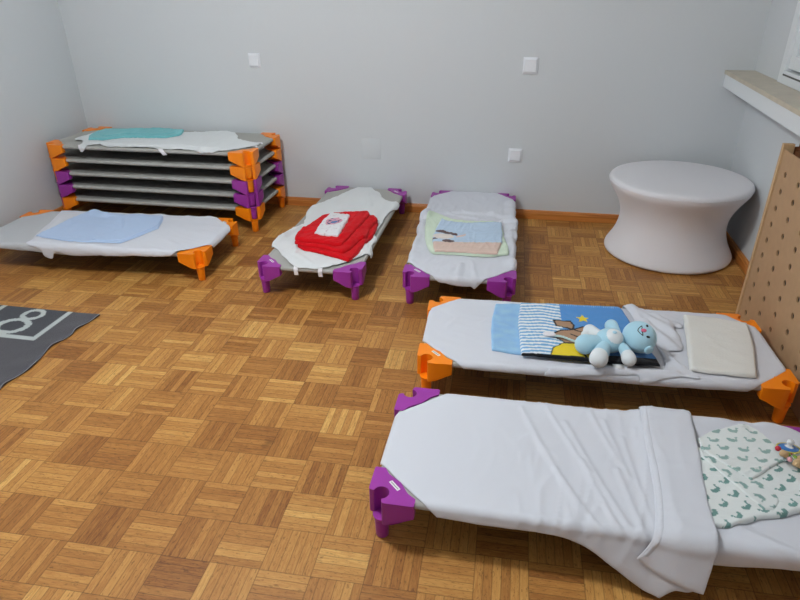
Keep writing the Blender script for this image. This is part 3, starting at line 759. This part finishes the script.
# --- F
wF0 = lambda x, y: fold(x, y, 61, .16, .006, .2) + bumpy([(.26, .24, .42, .25, .05, .010), (.50, .26, .66, .24, .05, .010), (.3, -.2, .42, -.27, .03, .010), (.40, .27, .45, .20, .03, -.006)])(x, y)
bF = lambda x, y: S0
f0 = cloth('cot_sheet', [(.16, -.30), (.4, -.302), (.50, -.298, 1), (.6, -.22), (.688, -.12, 1), (.692, 0), (.688, .14, 1), (.6, .23), (.50, .292, 1), (.3, .292), (.16, .288), (.15, 0)], bF, .006, .006, wr=wF0, m='sheet', cot='F', seed=21, step=.011, jit=.002)
finish(f0, 'smooth white undersheet at the right end of the nearest cot, under the muslin', 'sheet')
wF = lambda x, y: (fold(x, y, 62, .09, .001 + .010 * min(1, max(0, (x + .45) / .3)), 2.9, 4)
    + bumpy([(-.12, .17, .02, -.24, .015, .005), (-.18, .24, -.06, -.05, .013, .004), (-.08, .0, .00, -.27, .014, .005), (.00, .2, .05, -.05, .012, .004), (-.26, .22, -.10, -.20, .014, .004), (.02, -.02, .06, -.28, .012, .005), (.05, .12, .085, -.22, .009, .004), (-.04, .24, .03, .0, .011, .004), (-.16, -.05, -.05, -.27, .012, .004)])(x, y))
bF1 = lambda x, y: S0 + (.014 * min(1, max(0, (x - .08) / .06)))
f1 = cloth('cot_cover', [(-.684, -.100, 1), (-.58, -.195), (-.475, -.288, 1), (-.3, -.292), (-.17, -.292), (-.10, -.305), (-.06, -.325), (-.01, -.36), (.06, -.405), (.110, -.432, 1), (.14, -.41), (.20, -.385), (.222, -.2), (.240, 0), (.250, .2), (.252, .280, 1), (.1, .29), (-.2, .29), (-.475, .288, 1), (-.58, .195), (-.68, .100, 1), (-.688, 0)],
           bF1, .0025, wr=wF, m='sheet', cot='F', seed=22, step=.008, jit=.002, flare=.35)
finish(f1, 'large white cotton cover draped over the nearest cot, hanging down at the front', 'cover')
bF2 = lambda x, y: bF1(x, y) + .009 + wF(x, y) * .5
f2 = cloth('folded_back_edge', [(.118, .285, 1), (.20, .292), (.272, .285, 1), (.262, .1), (.24, -.1), (.232, -.25), (.208, -.415, 1), (.15, -.400), (.09, -.365), (.045, -.332, 1), (.080, -.26), (.105, -.1), (.112, .1)], bF2, .0035, .0035, wr=lambda x, y: fold(x, y, 64, .12, .004, 1.7, 3), m='sheet', seed=23, step=.009, jit=.0025, flare=.35)
add_part(f1, f2)
f3 = cloth('hem_seam', [(.124, .28, 1), (.137, .28, 1), (.131, .1), (.124, -.1), (.100, -.26), (.070, -.325, 1), (.058, -.325, 1), (.087, -.26), (.111, -.1), (.118, .1)], lambda x, y: bF2(x, y) + .0035 + fold(x, y, 64, .12, .004, 1.7, 3), .0012, .0012, m='sheet', seed=24, step=.006, jit=0, flare=.35)
add_part(f1, f3)
# muslin with little green birds
def swan(dx, dy):
    # a swan about 3 cm long: body, tail, neck and head
    if (dx / .0125) ** 2 + (dy / .0065) ** 2 < 1: return True
    if dx > 0 and (dx - .010) ** 2 / .006 ** 2 + (dy - .006) ** 2 / .006 ** 2 < 1: return True
    if -.0135 < dx < -.009 and 0 < dy < .013: return True
    if (dx + .014) ** 2 + (dy - .013) ** 2 < .0032 ** 2: return True
    return False
def bird_col(px, py, sc=1.0, tint=(142, 172, 166), rot=.3):
    def f(x, y):
        u, v = (x * math.cos(rot) + y * math.sin(rot)) / sc, (-x * math.sin(rot) + y * math.cos(rot)) / sc
        j = math.floor(v / .040); u2 = u + (.027 if j % 2 else 0) + px; i = math.floor(u2 / .054)
        dx = u2 - (i + .5) * .054 + .006 * math.sin(i * 7 + j * 3); dy = v - (j + .5) * .040 + .004 * math.sin(i * 5 + j)
        if (i + j) % 2: dx = -dx
        return rgb(*tint) if swan(dx, dy) else rgb(228, 232, 230)
    return f
bF3 = lambda x, y: bF(x, y) + wF0(x, y) + .008 + (.020 if x < .262 else 0)
crk = lambda x, y: fold(x, y, 71, .024, .007, 1.9, 3)
g1 = cloth('muslin_cloth', [(.250, .09), (.243, -.02), (.236, -.12), (.236, -.205, 1), (.28, -.198), (.34, -.168), (.41, -.140), (.48, -.112), (.55, -.085), (.62, -.02), (.635, .05), (.57, .12), (.50, .14), (.35, .13)],
           lambda x, y: bF(x, y) + wF0(x, y) + .008, .012, .008, wr=crk, m='muslin', color=bird_col(.0, 0, 1.0, (112, 150, 144), .9), cot='F', seed=25, step=.0028, jit=.004, edge_wave=.004)
finish(g1, 'crinkled white muslin cloth with small green swans on the nearest cot', 'cloth')
tg = lambda x, y: bF(x, y) + wF0(x, y) + .008 + .013 + crk(x, y)
g2 = cloth('middle_fold', [(.262, .085, 1), (.34, .05), (.425, -.06), (.40, -.130, 1), (.375, -.135, 1), (.32, -.04), (.262, .055, 1)], lambda x, y: tg(x, y) - .002, .004, .004, wr=lambda x, y: fold(x, y, 72, .03, .002, .4), m='muslin', color=bird_col(.02, 0, 1.0, (140, 170, 164), 2.2), seed=26, step=.004)
add_part(g1, g2)
g3 = cloth('upper_fold', [(.268, .135, 1), (.33, .185), (.435, .228, 1), (.46, .20), (.49, .13), (.515, .085, 1), (.46, .05), (.40, .0), (.375, -.025, 1), (.33, .02), (.27, .085, 1)], lambda x, y: tg(x, y) - .001, .0055, .005, wr=lambda x, y: fold(x, y, 73, .02, .003, 1.7, 3), m='muslin', color=bird_col(.03, 0, 1.0, (150, 178, 172), .1), seed=27, step=.0028, jit=.004, edge_wave=.004)
add_part(g1, g3)

# ------------------------------------------------------------------ plush toy on cot E
def world(c, x, y, z):
    cx, cy, th = COT[c]; return (cx + x * math.cos(th) - y * math.sin(th), cy + x * math.sin(th) + y * math.cos(th), z)
ZP = H + .0215
cx0, cy0 = .036, -.132
t = thing('plush_toy', 'light blue plush animal with white tummy lying on its back on the striped fleece', 'soft toy', world('E', cx0, cy0, ZP), COT['E'][2])
def pl(name, m, fn, par=t, label=None):
    bm = bmesh.new(); fn(bm); o = obj(name, bm, M[m], par)
    if label: o['label'] = label
    return o
def tilt(x, y, z): return Matrix.Rotation(z, 3, 'Z') @ Matrix.Rotation(y, 3, 'Y') @ Matrix.Rotation(x, 3, 'X')
body = pl('body', 'plush', lambda b: add_ball(b, (0, 0, .047), .052, 1.02, 1.0, .88))
pl('tummy_patch', 'plush_white', lambda b: add_ball(b, (.006, -.010, .062), .040, .95, .95, .88), body, 'white round tummy')
pl('navel', 'plush', lambda b: add_ball(b, (.007, -.022, .0955), .008, 1, 1, .55), body)
head = pl('head', 'plush', lambda b: add_ball(b, (.104, .010, .064), .060, .98, 1.12, .95, tilt(0, 0, .3)))
hc = Vector((.104, .010, .064))
def face_pt(u, v, r=.060):
    """point on the face side of the head (towards +z and the front); u to the crown, v across"""
    n = Vector((u, v, 1.0)).normalized(); R = tilt(.55, 0, 0); n = R @ n
    return hc + Vector((n.x * .98, n.y * 1.10, n.z * .95)) * r, n
def blob(name, m, u, v, r, sx=1, sy=1, sz=.4, rz=0):
    p, n = face_pt(u, v); q = n.to_track_quat('Z', 'Y').to_matrix() @ Matrix.Rotation(rz, 3, 'Z')
    pl(name, m, lambda b: add_ball(b, p, r, sx, sy, sz, q, 16, 10), head)
blob('eye', 'black', .32, .42, .0075, 1.0, .6, .4, .4); blob('eye', 'black', .30, -.42, .0075, 1.0, .6, .4, -.4)
blob('eyebrow', 'black', .62, -.50, .004, .4, 1.4, .4); blob('nose', 'pink', .02, .0, .010, 1.0, .75, .5)
def tube(bm, pts, r, seg=8):
    for a, b_ in zip(pts, pts[1:]): add_cyl(bm, a, b_, r, seg=seg)
    for a in pts: add_ball(bm, a, r, u=8, v=6)
def mouth(b):
    pts = [face_pt(-.34 + .28 * abs(k / 4) ** 1.5 * 1.0, k / 4 * .34, .0605)[0] for k in range(-4, 5)]
    pts2 = pts + []
    tube(b, pts, .0014)
    tube(b, [pts[0], face_pt(-.06, -.2, .0605)[0], face_pt(-.12, 0, .0605)[0], face_pt(-.06, .2, .0605)[0], pts[-1]], .0014)
pl('mouth', 'black', mouth, head)
pl('ear', 'plush', lambda b: add_ball(b, (.128, -.054, .050), .018, 1.1, .5, .9, tilt(0, 0, .5)), head)
pl('ear', 'plush', lambda b: add_ball(b, (.128, .074, .056), .018, 1.1, .5, .9, tilt(0, 0, -.5)), head)
def limb(bm, a, b_, r0, r1):
    a, b_ = Vector(a), Vector(b_)
    for k in range(9): add_ball(bm, a.lerp(b_, k / 8), r0 + (r1 - r0) * (k / 8) ** .8, u=18, v=12)
def merged(name, m, fn, par, vox=.004, label=None):
    o = pl(name, m, fn, par, label); md = o.modifiers.new('skin', 'REMESH'); md.mode = 'VOXEL'; md.voxel_size = vox; md.use_smooth_shade = True
    s = o.modifiers.new('soften', 'SMOOTH'); s.iterations = 6; s.factor = .5; return o
ar = merged('arm', 'plush', lambda b: limb(b, (.03, .04, .05), (.022, .115, .045), .018, .026), t)
ar = merged('arm', 'plush', lambda b: limb(b, (.04, -.04, .045), (.052, -.075, .034), .018, .022), t)
merged('paw', 'plush_white', lambda b: limb(b, (.052, -.078, .034), (.054, -.098, .032), .024, .0265), ar, label='white front paw')
lg = merged('leg', 'plush', lambda b: limb(b, (-.03, -.01, .042), (-.093, -.032, .042), .024, .038), t)
lg = merged('leg', 'plush', lambda b: limb(b, (-.025, -.04, .042), (-.048, -.095, .036), .024, .031), t)
merged('foot', 'plush_white', lambda b: limb(b, (-.050, -.098, .037), (-.054, -.114, .036), .031, .034), lg, label='white foot sole')
merged('wing', 'plush_white', lambda b: (limb(b, (-.02, .045, .030), (-.060, .092, .030), .020, .026), limb(b, (-.055, .085, .03), (-.082, .072, .024), .018, .014), limb(b, (-.02, .06, .03), (-.015, .09, .025), .016, .014)), t, label='white fluffy wing')
merged('ribbon', 'ribbon', lambda b: [add_box(b, -.200 + k * .011, -.187 + k * .011, .078 - .0035 * k - .008, .078 - .0035 * k + .008, .004 + .004 * math.sin(k * .7), .0075 + .004 * math.sin(k * .7)) for k in range(12)], t, .0018, 'pale green ribbon')
pl('ribbon_tag', 'tag', lambda b: add_ball(b, (-.212, .082, .009), .026, 1.0, .62, .22), t, 'small white oval tag')
pl('care_label', 'label', lambda b: add_box(b, .0, .040, -.118, -.092, .002, .004), t, 'white care label').rotation_euler = (0, 0, 0)

# ------------------------------------------------------------------ pacifier and bead chain on cot F
zp = H + .047
px, py = .502, .098
t = thing('pacifier', 'blue pacifier with a clear teat lying on the muslin cloth', 'pacifier', world('F', px, py, zp), 0)
def pp(name, m, fn, par=t): bm = bmesh.new(); fn(bm); return obj(name, bm, M[m], par)
def shield(b):
    add_ball(b, (.0, 0, .006), .029, 1, .78, .16)
pp('shield', 'shield', shield)
def ringf(b):
    n = 28
    tube(b, [(.0325 * math.cos(2 * PI * k / n), .0255 * math.sin(2 * PI * k / n), .0045) for k in range(n + 1)], .0028)
pp('ring', 'ring', ringf)
def teat(b):
    add_lathe(b, [(.013, .0095), (.008, .012), (.0065, .016), (.009, .021), (.0098, .026), (.0075, .031), (.003, .0335), (0, .034)], 0, 0, 24)
pp('teat', 'silicone', teat)
t.rotation_euler = (math.radians(-8), math.radians(6), .3)
bx, by = .472, .080
t = thing('bead_chain', 'pacifier chain of wooden, red and green beads on the muslin cloth', 'bead chain', world('F', bx, by, H + .043), 0)
beads = [(-.004, .004, .006, .008, 'red_bead'), (.006, -.016, .003, .010, 'wood_bead'), (.017, -.032, .001, .007, 'pink_bead'), (.031, -.050, .0, .011, 'wood_bead'), (.034, -.020, .001, .007, 'green_bead'),
         (.026, -.006, .003, .006, 'red_bead'), (.047, -.060, -.002, .008, 'green_bead'), (.048, -.030, .0, .0105, 'wood_bead'), (.062, -.068, -.004, .009, 'pink_bead'), (.020, -.012, .003, .006, 'green_bead'), (.066, -.036, -.002, .0105, 'wood_bead')]
for x, y, z, r, m in beads:
    if m == 'wood_bead':
        def fb(b, x=x, y=y, z=z, r=r):
            add_cyl(b, (x - r * .9, y + r * .6, z + r), (x + r * .9, y - r * .6, z + r), r * .95, seg=16)
            bmesh.ops.bevel(b, geom=b.edges[:], offset=r * .25, segments=2, affect='EDGES')
    else:
        def fb(b, x=x, y=y, z=z, r=r): add_ball(b, (x, y, z + r), r, u=16, v=12)
    pp('bead', m, fb, t)
pp('cord', 'tag', lambda b: tube(b, [(x, y, z + r) for x, y, z, r, m in sorted(beads)], .0012), t)

# ------------------------------------------------------------------ round stretch-covered table in the corner
RT, RB, HT = .3700, .3460, .4130
prof = [(0, .001), (RB - .03, .001), (RB - .012, .003), (RB - .003, .009), (RB, .018), (RB - .003, .030), (RB - .014, .050), (RB - .032, .080), (RB - .049, .118), (RB - .060, .158), (RB - .064, .195), (RB - .061, .228),
        (RB - .049, .265), (RB - .030, .302), (RB - .006, .338), (RT - .008, .366), (RT - .001, .384), (RT, .394), (RT - .004, .405), (RT - .014, .411), (RT - .04, .4125), (RT * .6, .4100), (RT * .3, .4085), (0, .408)]
t = thing('round_table', 'waisted round white fabric-covered table in the right-hand corner', 'table', (.8745, 3.5600, 0))
prof = [(r_, z_ if z_ < .1 else .1 + (z_ - .1) * 1.085) for r_, z_ in prof]
bm = bmesh.new(); add_lathe(bm, prof, 0, 0, 128); so = obj('stretch_cover', bm, M['drum'], t)
so.modifiers.new('sub', 'SUBSURF').render_levels = 1
bm = bmesh.new()
n = 96
for k in range(n):
    a, b_ = 2 * PI * k / n, 2 * PI * (k + 1) / n
    add_cyl(bm, ((RT + .0002) * math.cos(a), (RT + .0002) * math.sin(a), .4175), ((RT + .0002) * math.cos(b_), (RT + .0002) * math.sin(b_), .4175), .0014, seg=6)
obj('rim_seam', bm, M['drum'], t)

# ------------------------------------------------------------------ pegboard divider under the sill
PX, PY1, PY0, PZ = 1.056, 2.803, 1.66, .812
t = thing('pegboard_stand', 'tall birch pegboard box with rows of round holes, beside the right wall', 'pegboard', ((PX + XR) / 2, (PY0 + PY1) / 2, 0))
def q(name, boxes, m, par=t, bev=.0015, label=None):
    bm = bmesh.new()
    for b in boxes: add_box(bm, b[0] - t.location.x, b[1] - t.location.x, b[2] - t.location.y, b[3] - t.location.y, b[4], b[5], bevel=bev)
    o = obj(name, bm, M[m], par, smooth=False)
    if label: o['label'] = label
    return o
# perforated front: built with real round holes
def perforated(x0, x1, ya, yb, za, zb, holes, r):
    """panel in the y/z plane with through holes"""
    bm = bmesh.new(); sg = 14
    vs = [(ya, za), (yb, za), (yb, zb), (ya, zb)]; es = [(0, 1), (1, 2), (2, 3), (3, 0)]
    loops = []
    for hy, hz in holes:
        s = len(vs); vs += [(hy + r * math.cos(2 * PI * k / sg), hz + r * math.sin(2 * PI * k / sg)) for k in range(sg)]
        es += [(s + k, s + (k + 1) % sg) for k in range(sg)]; loops.append(s)
    V, E_, F_, *_ = geometry.delaunay_2d_cdt([Vector(v) for v in vs], es, [], 1, 1e-6)
    def inhole(f):
        c = sum((V[k] for k in f), Vector((0, 0))) / len(f)
        return any((c.x - hy) ** 2 + (c.y - hz) ** 2 < (r * .97) ** 2 for hy, hz in holes)
    F2 = [f for f in F_ if not inhole(f)]
    A = [bm.verts.new((x0, v[0], v[1])) for v in V]; B = [bm.verts.new((x1, v[0], v[1])) for v in V]; ec = {}
    for f in F2:
        bm.faces.new([A[k] for k in f]); bm.faces.new([B[k] for k in f][::-1])
        for a, b in zip(f, list(f[1:]) + [f[0]]): ec.setdefault((min(a, b), max(a, b)), []).append((a, b))
    for k_, l in ec.items():
        if len(l) == 1: a, b = l[0]; bm.faces.new((A[a], A[b], B[b], B[a]))
    return bm
tx, ty = t.location.x, t.location.y
holes = [(yy - ty, zz) for yy in (2.705, 2.565, 2.427, 2.287, 2.145, 2.005, 1.865, 1.725) for zz in [.0705 * k for k in range(1, 11)]]
bm = perforated(PX + .003 - tx, PX + .009 - tx, PY0 + .02 - ty, PY1 - .024 - ty, .004, PZ - .020, holes, .0125)
obj('pegboard_panel', bm, M['beech'], t, smooth=False)
q('hole_shade_sheet', [(PX + .026, PX + .029, PY0 + .03, PY1 - .03, .01, PZ - .04)], 'hole_shade', label='added black sheet standing in for the shade inside the holes')  # sheet added behind the panel, blackened so the holes look shaded
for ya, yb in ((PY1 - .0225, PY1), (PY0, PY0 + .02)):
    q('frame_post', [(PX - .003, PX + .04, ya, yb, .001, PZ)], 'ply_edge', label='pale plywood edge strip')
q('rear_post', [(PX + .06, PX + .11, PY1 - .045, PY1 - .005, .001, PZ + .004)], 'end_grain', label='brown timber post')
q('rear_panel', [(PX + .115, PX + .130, PY0, PY1 - .01, .001, PZ - .03)], 'beech')
q('cross_bar', [(PX + .04, PX + .115, PY1 - .018, PY1 - .003, PZ - .05, PZ - .012), (PX + .04, PX + .115, PY0 + .003, PY0 + .018, PZ - .05, PZ - .012)], 'end_grain')
q('cap_strip', [(PX + .035, PX + .06, PY0 + .02, PY1 - .05, PZ - .035, PZ - .02)], 'end_grain')

# ------------------------------------------------------------------ number rug at the left edge
def rcol(x, y):
    g = rgb(90, 88, 92); g2 = rgb(78, 79, 84); w = rgb(188, 194, 192)
    # number boxes in two rows; the one in view holds an 8
    for bx0 in (-2.435, -2.80):
        x0, x1, y0 = bx0, bx0 + .365, 2.02
        if x0 - .012 <= x <= x1 + .012 and y >= y0 - .012:
            if min(abs(x - x0), abs(x - x1)) < .0135 or abs(y - y0) < .0135: return w
            if bx0 == -2.435:
                ax, ay = -2.252, 2.105; d = math.hypot((x - ax) / 1.22, (y - ay) / 1.0)
                if abs(d - .058) < .0125: return w
                ax, ay = -2.232, 2.218; d = math.hypot((x - ax) / 1.1, (y - ay) / 1.0)
                if abs(d - .042) < .0115: return w
            return g2
    return g
edge = [(-1.913, 2.275), (-1.926, 2.2), (-1.938, 2.13), (-1.930, 2.09), (-1.938, 2.04), (-1.952, 1.985), (-1.945, 1.93), (-1.930, 1.87), (-1.922, 1.81), (-1.932, 1.75), (-1.940, 1.69), (-1.928, 1.63), (-1.925, 1.5), (-1.93, 1.3), (-1.92, 1.12, 1)]
ro = [(-2.98, 2.285, 1)] + [(-2.98 + .001, 1.12, 1)] + edge[::-1][0:-1] + [(-1.913, 2.277, 1)]
def rwave(x, y):
    e = max(0, 1 - abs(x + 1.93) / .10)
    return .0035 * e * (1 + math.sin(y * 42)) + .001
def rmap(x, y, h, fl=0): return (x, y, h)
r = cloth('hopscotch_rug', ro, lambda x, y: .0012, .005, .004, wr=rwave, mp=rmap, m='rug', color=rcol, jit=.001, step=.0065, seed=30)
finish(r, 'dark grey number rug with a pale figure eight at the left edge', 'rug')
# pale overlocked edge along the visible long side
bm = bmesh.new(); cv = curve(edge + [(-1.9, 1.1, 1), (-1.9, 2.3, 1)], .008)
n_ = max(k for k, p in enumerate(cv) if p[1] > 1.12 and p[0] < -1.905 + .0)
pts = [(x + .0005, y, .0052 + .0035 * (1 + math.sin(y * 42))) for x, y in cv if x < -1.908]
pts = [p for p in pts if 1.125 < p[1] < 2.275]
tube(bm, pts, .0022, 6)
o = obj('edge_binding', bm, M['rug_edge']); add_part(r, o, 'paler stitched edge')

# ------------------------------------------------------------------ ceiling lamp and light
LX, LY = -1.20, 1.50
t = thing('ceiling_lamp', 'round white glass globe lamp hanging from the ceiling', 'lamp', (LX, LY, ZC))
bm = bmesh.new(); add_lathe(bm, [(0, -.001), (.07, -.001), (.07, -.02), (.02, -.035), (.012, -.04), (.012, -.09), (.06, -.10), (.06, -.115), (0, -.115)], 0, 0, 32); obj('mount', bm, M['white_lacquer'], t, angle=40)
bm = bmesh.new(); add_ball(bm, (0, 0, -.245), .14, u=32, v=20); obj('globe', bm, M['lamp'], t)
w = bpy.data.worlds.new('world'); bpy.context.scene.world = w; w.use_nodes = True
w.node_tree.nodes['Background'].inputs[0].default_value = (.6, .7, .85, 1); w.node_tree.nodes['Background'].inputs[1].default_value = .3

# ------------------------------------------------------------------ camera
cam = bpy.data.cameras.new('camera'); co = bpy.data.objects.new('camera', cam); C.objects.link(co)
cam.sensor_width = 36; cam.lens = 36 * 619.81 / 800; cam.clip_start = .02
yaw, pit, rol = -.1949, .4832, -.0093
f = Vector((math.sin(yaw) * math.cos(pit), math.cos(yaw) * math.cos(pit), -math.sin(pit)))
rt = Vector((math.cos(yaw), -math.sin(yaw), 0)); up = rt.cross(f)
r2 = math.cos(rol) * rt + math.sin(rol) * up; u2 = -math.sin(rol) * rt + math.cos(rol) * up
mw = Matrix(((r2.x, u2.x, -f.x, 0), (r2.y, u2.y, -f.y, 0), (r2.z, u2.z, -f.z, 1.4357), (0, 0, 0, 1)))
co.matrix_world = mw
bpy.context.scene.camera = co
for o in bpy.data.objects:
    if '_c' in o: del o['_c']
vs = bpy.context.scene.view_settings
vs.view_transform = 'Standard'; vs.look = 'None'; vs.gamma = 1; vs.use_curve_mapping = False; vs.exposure = 0
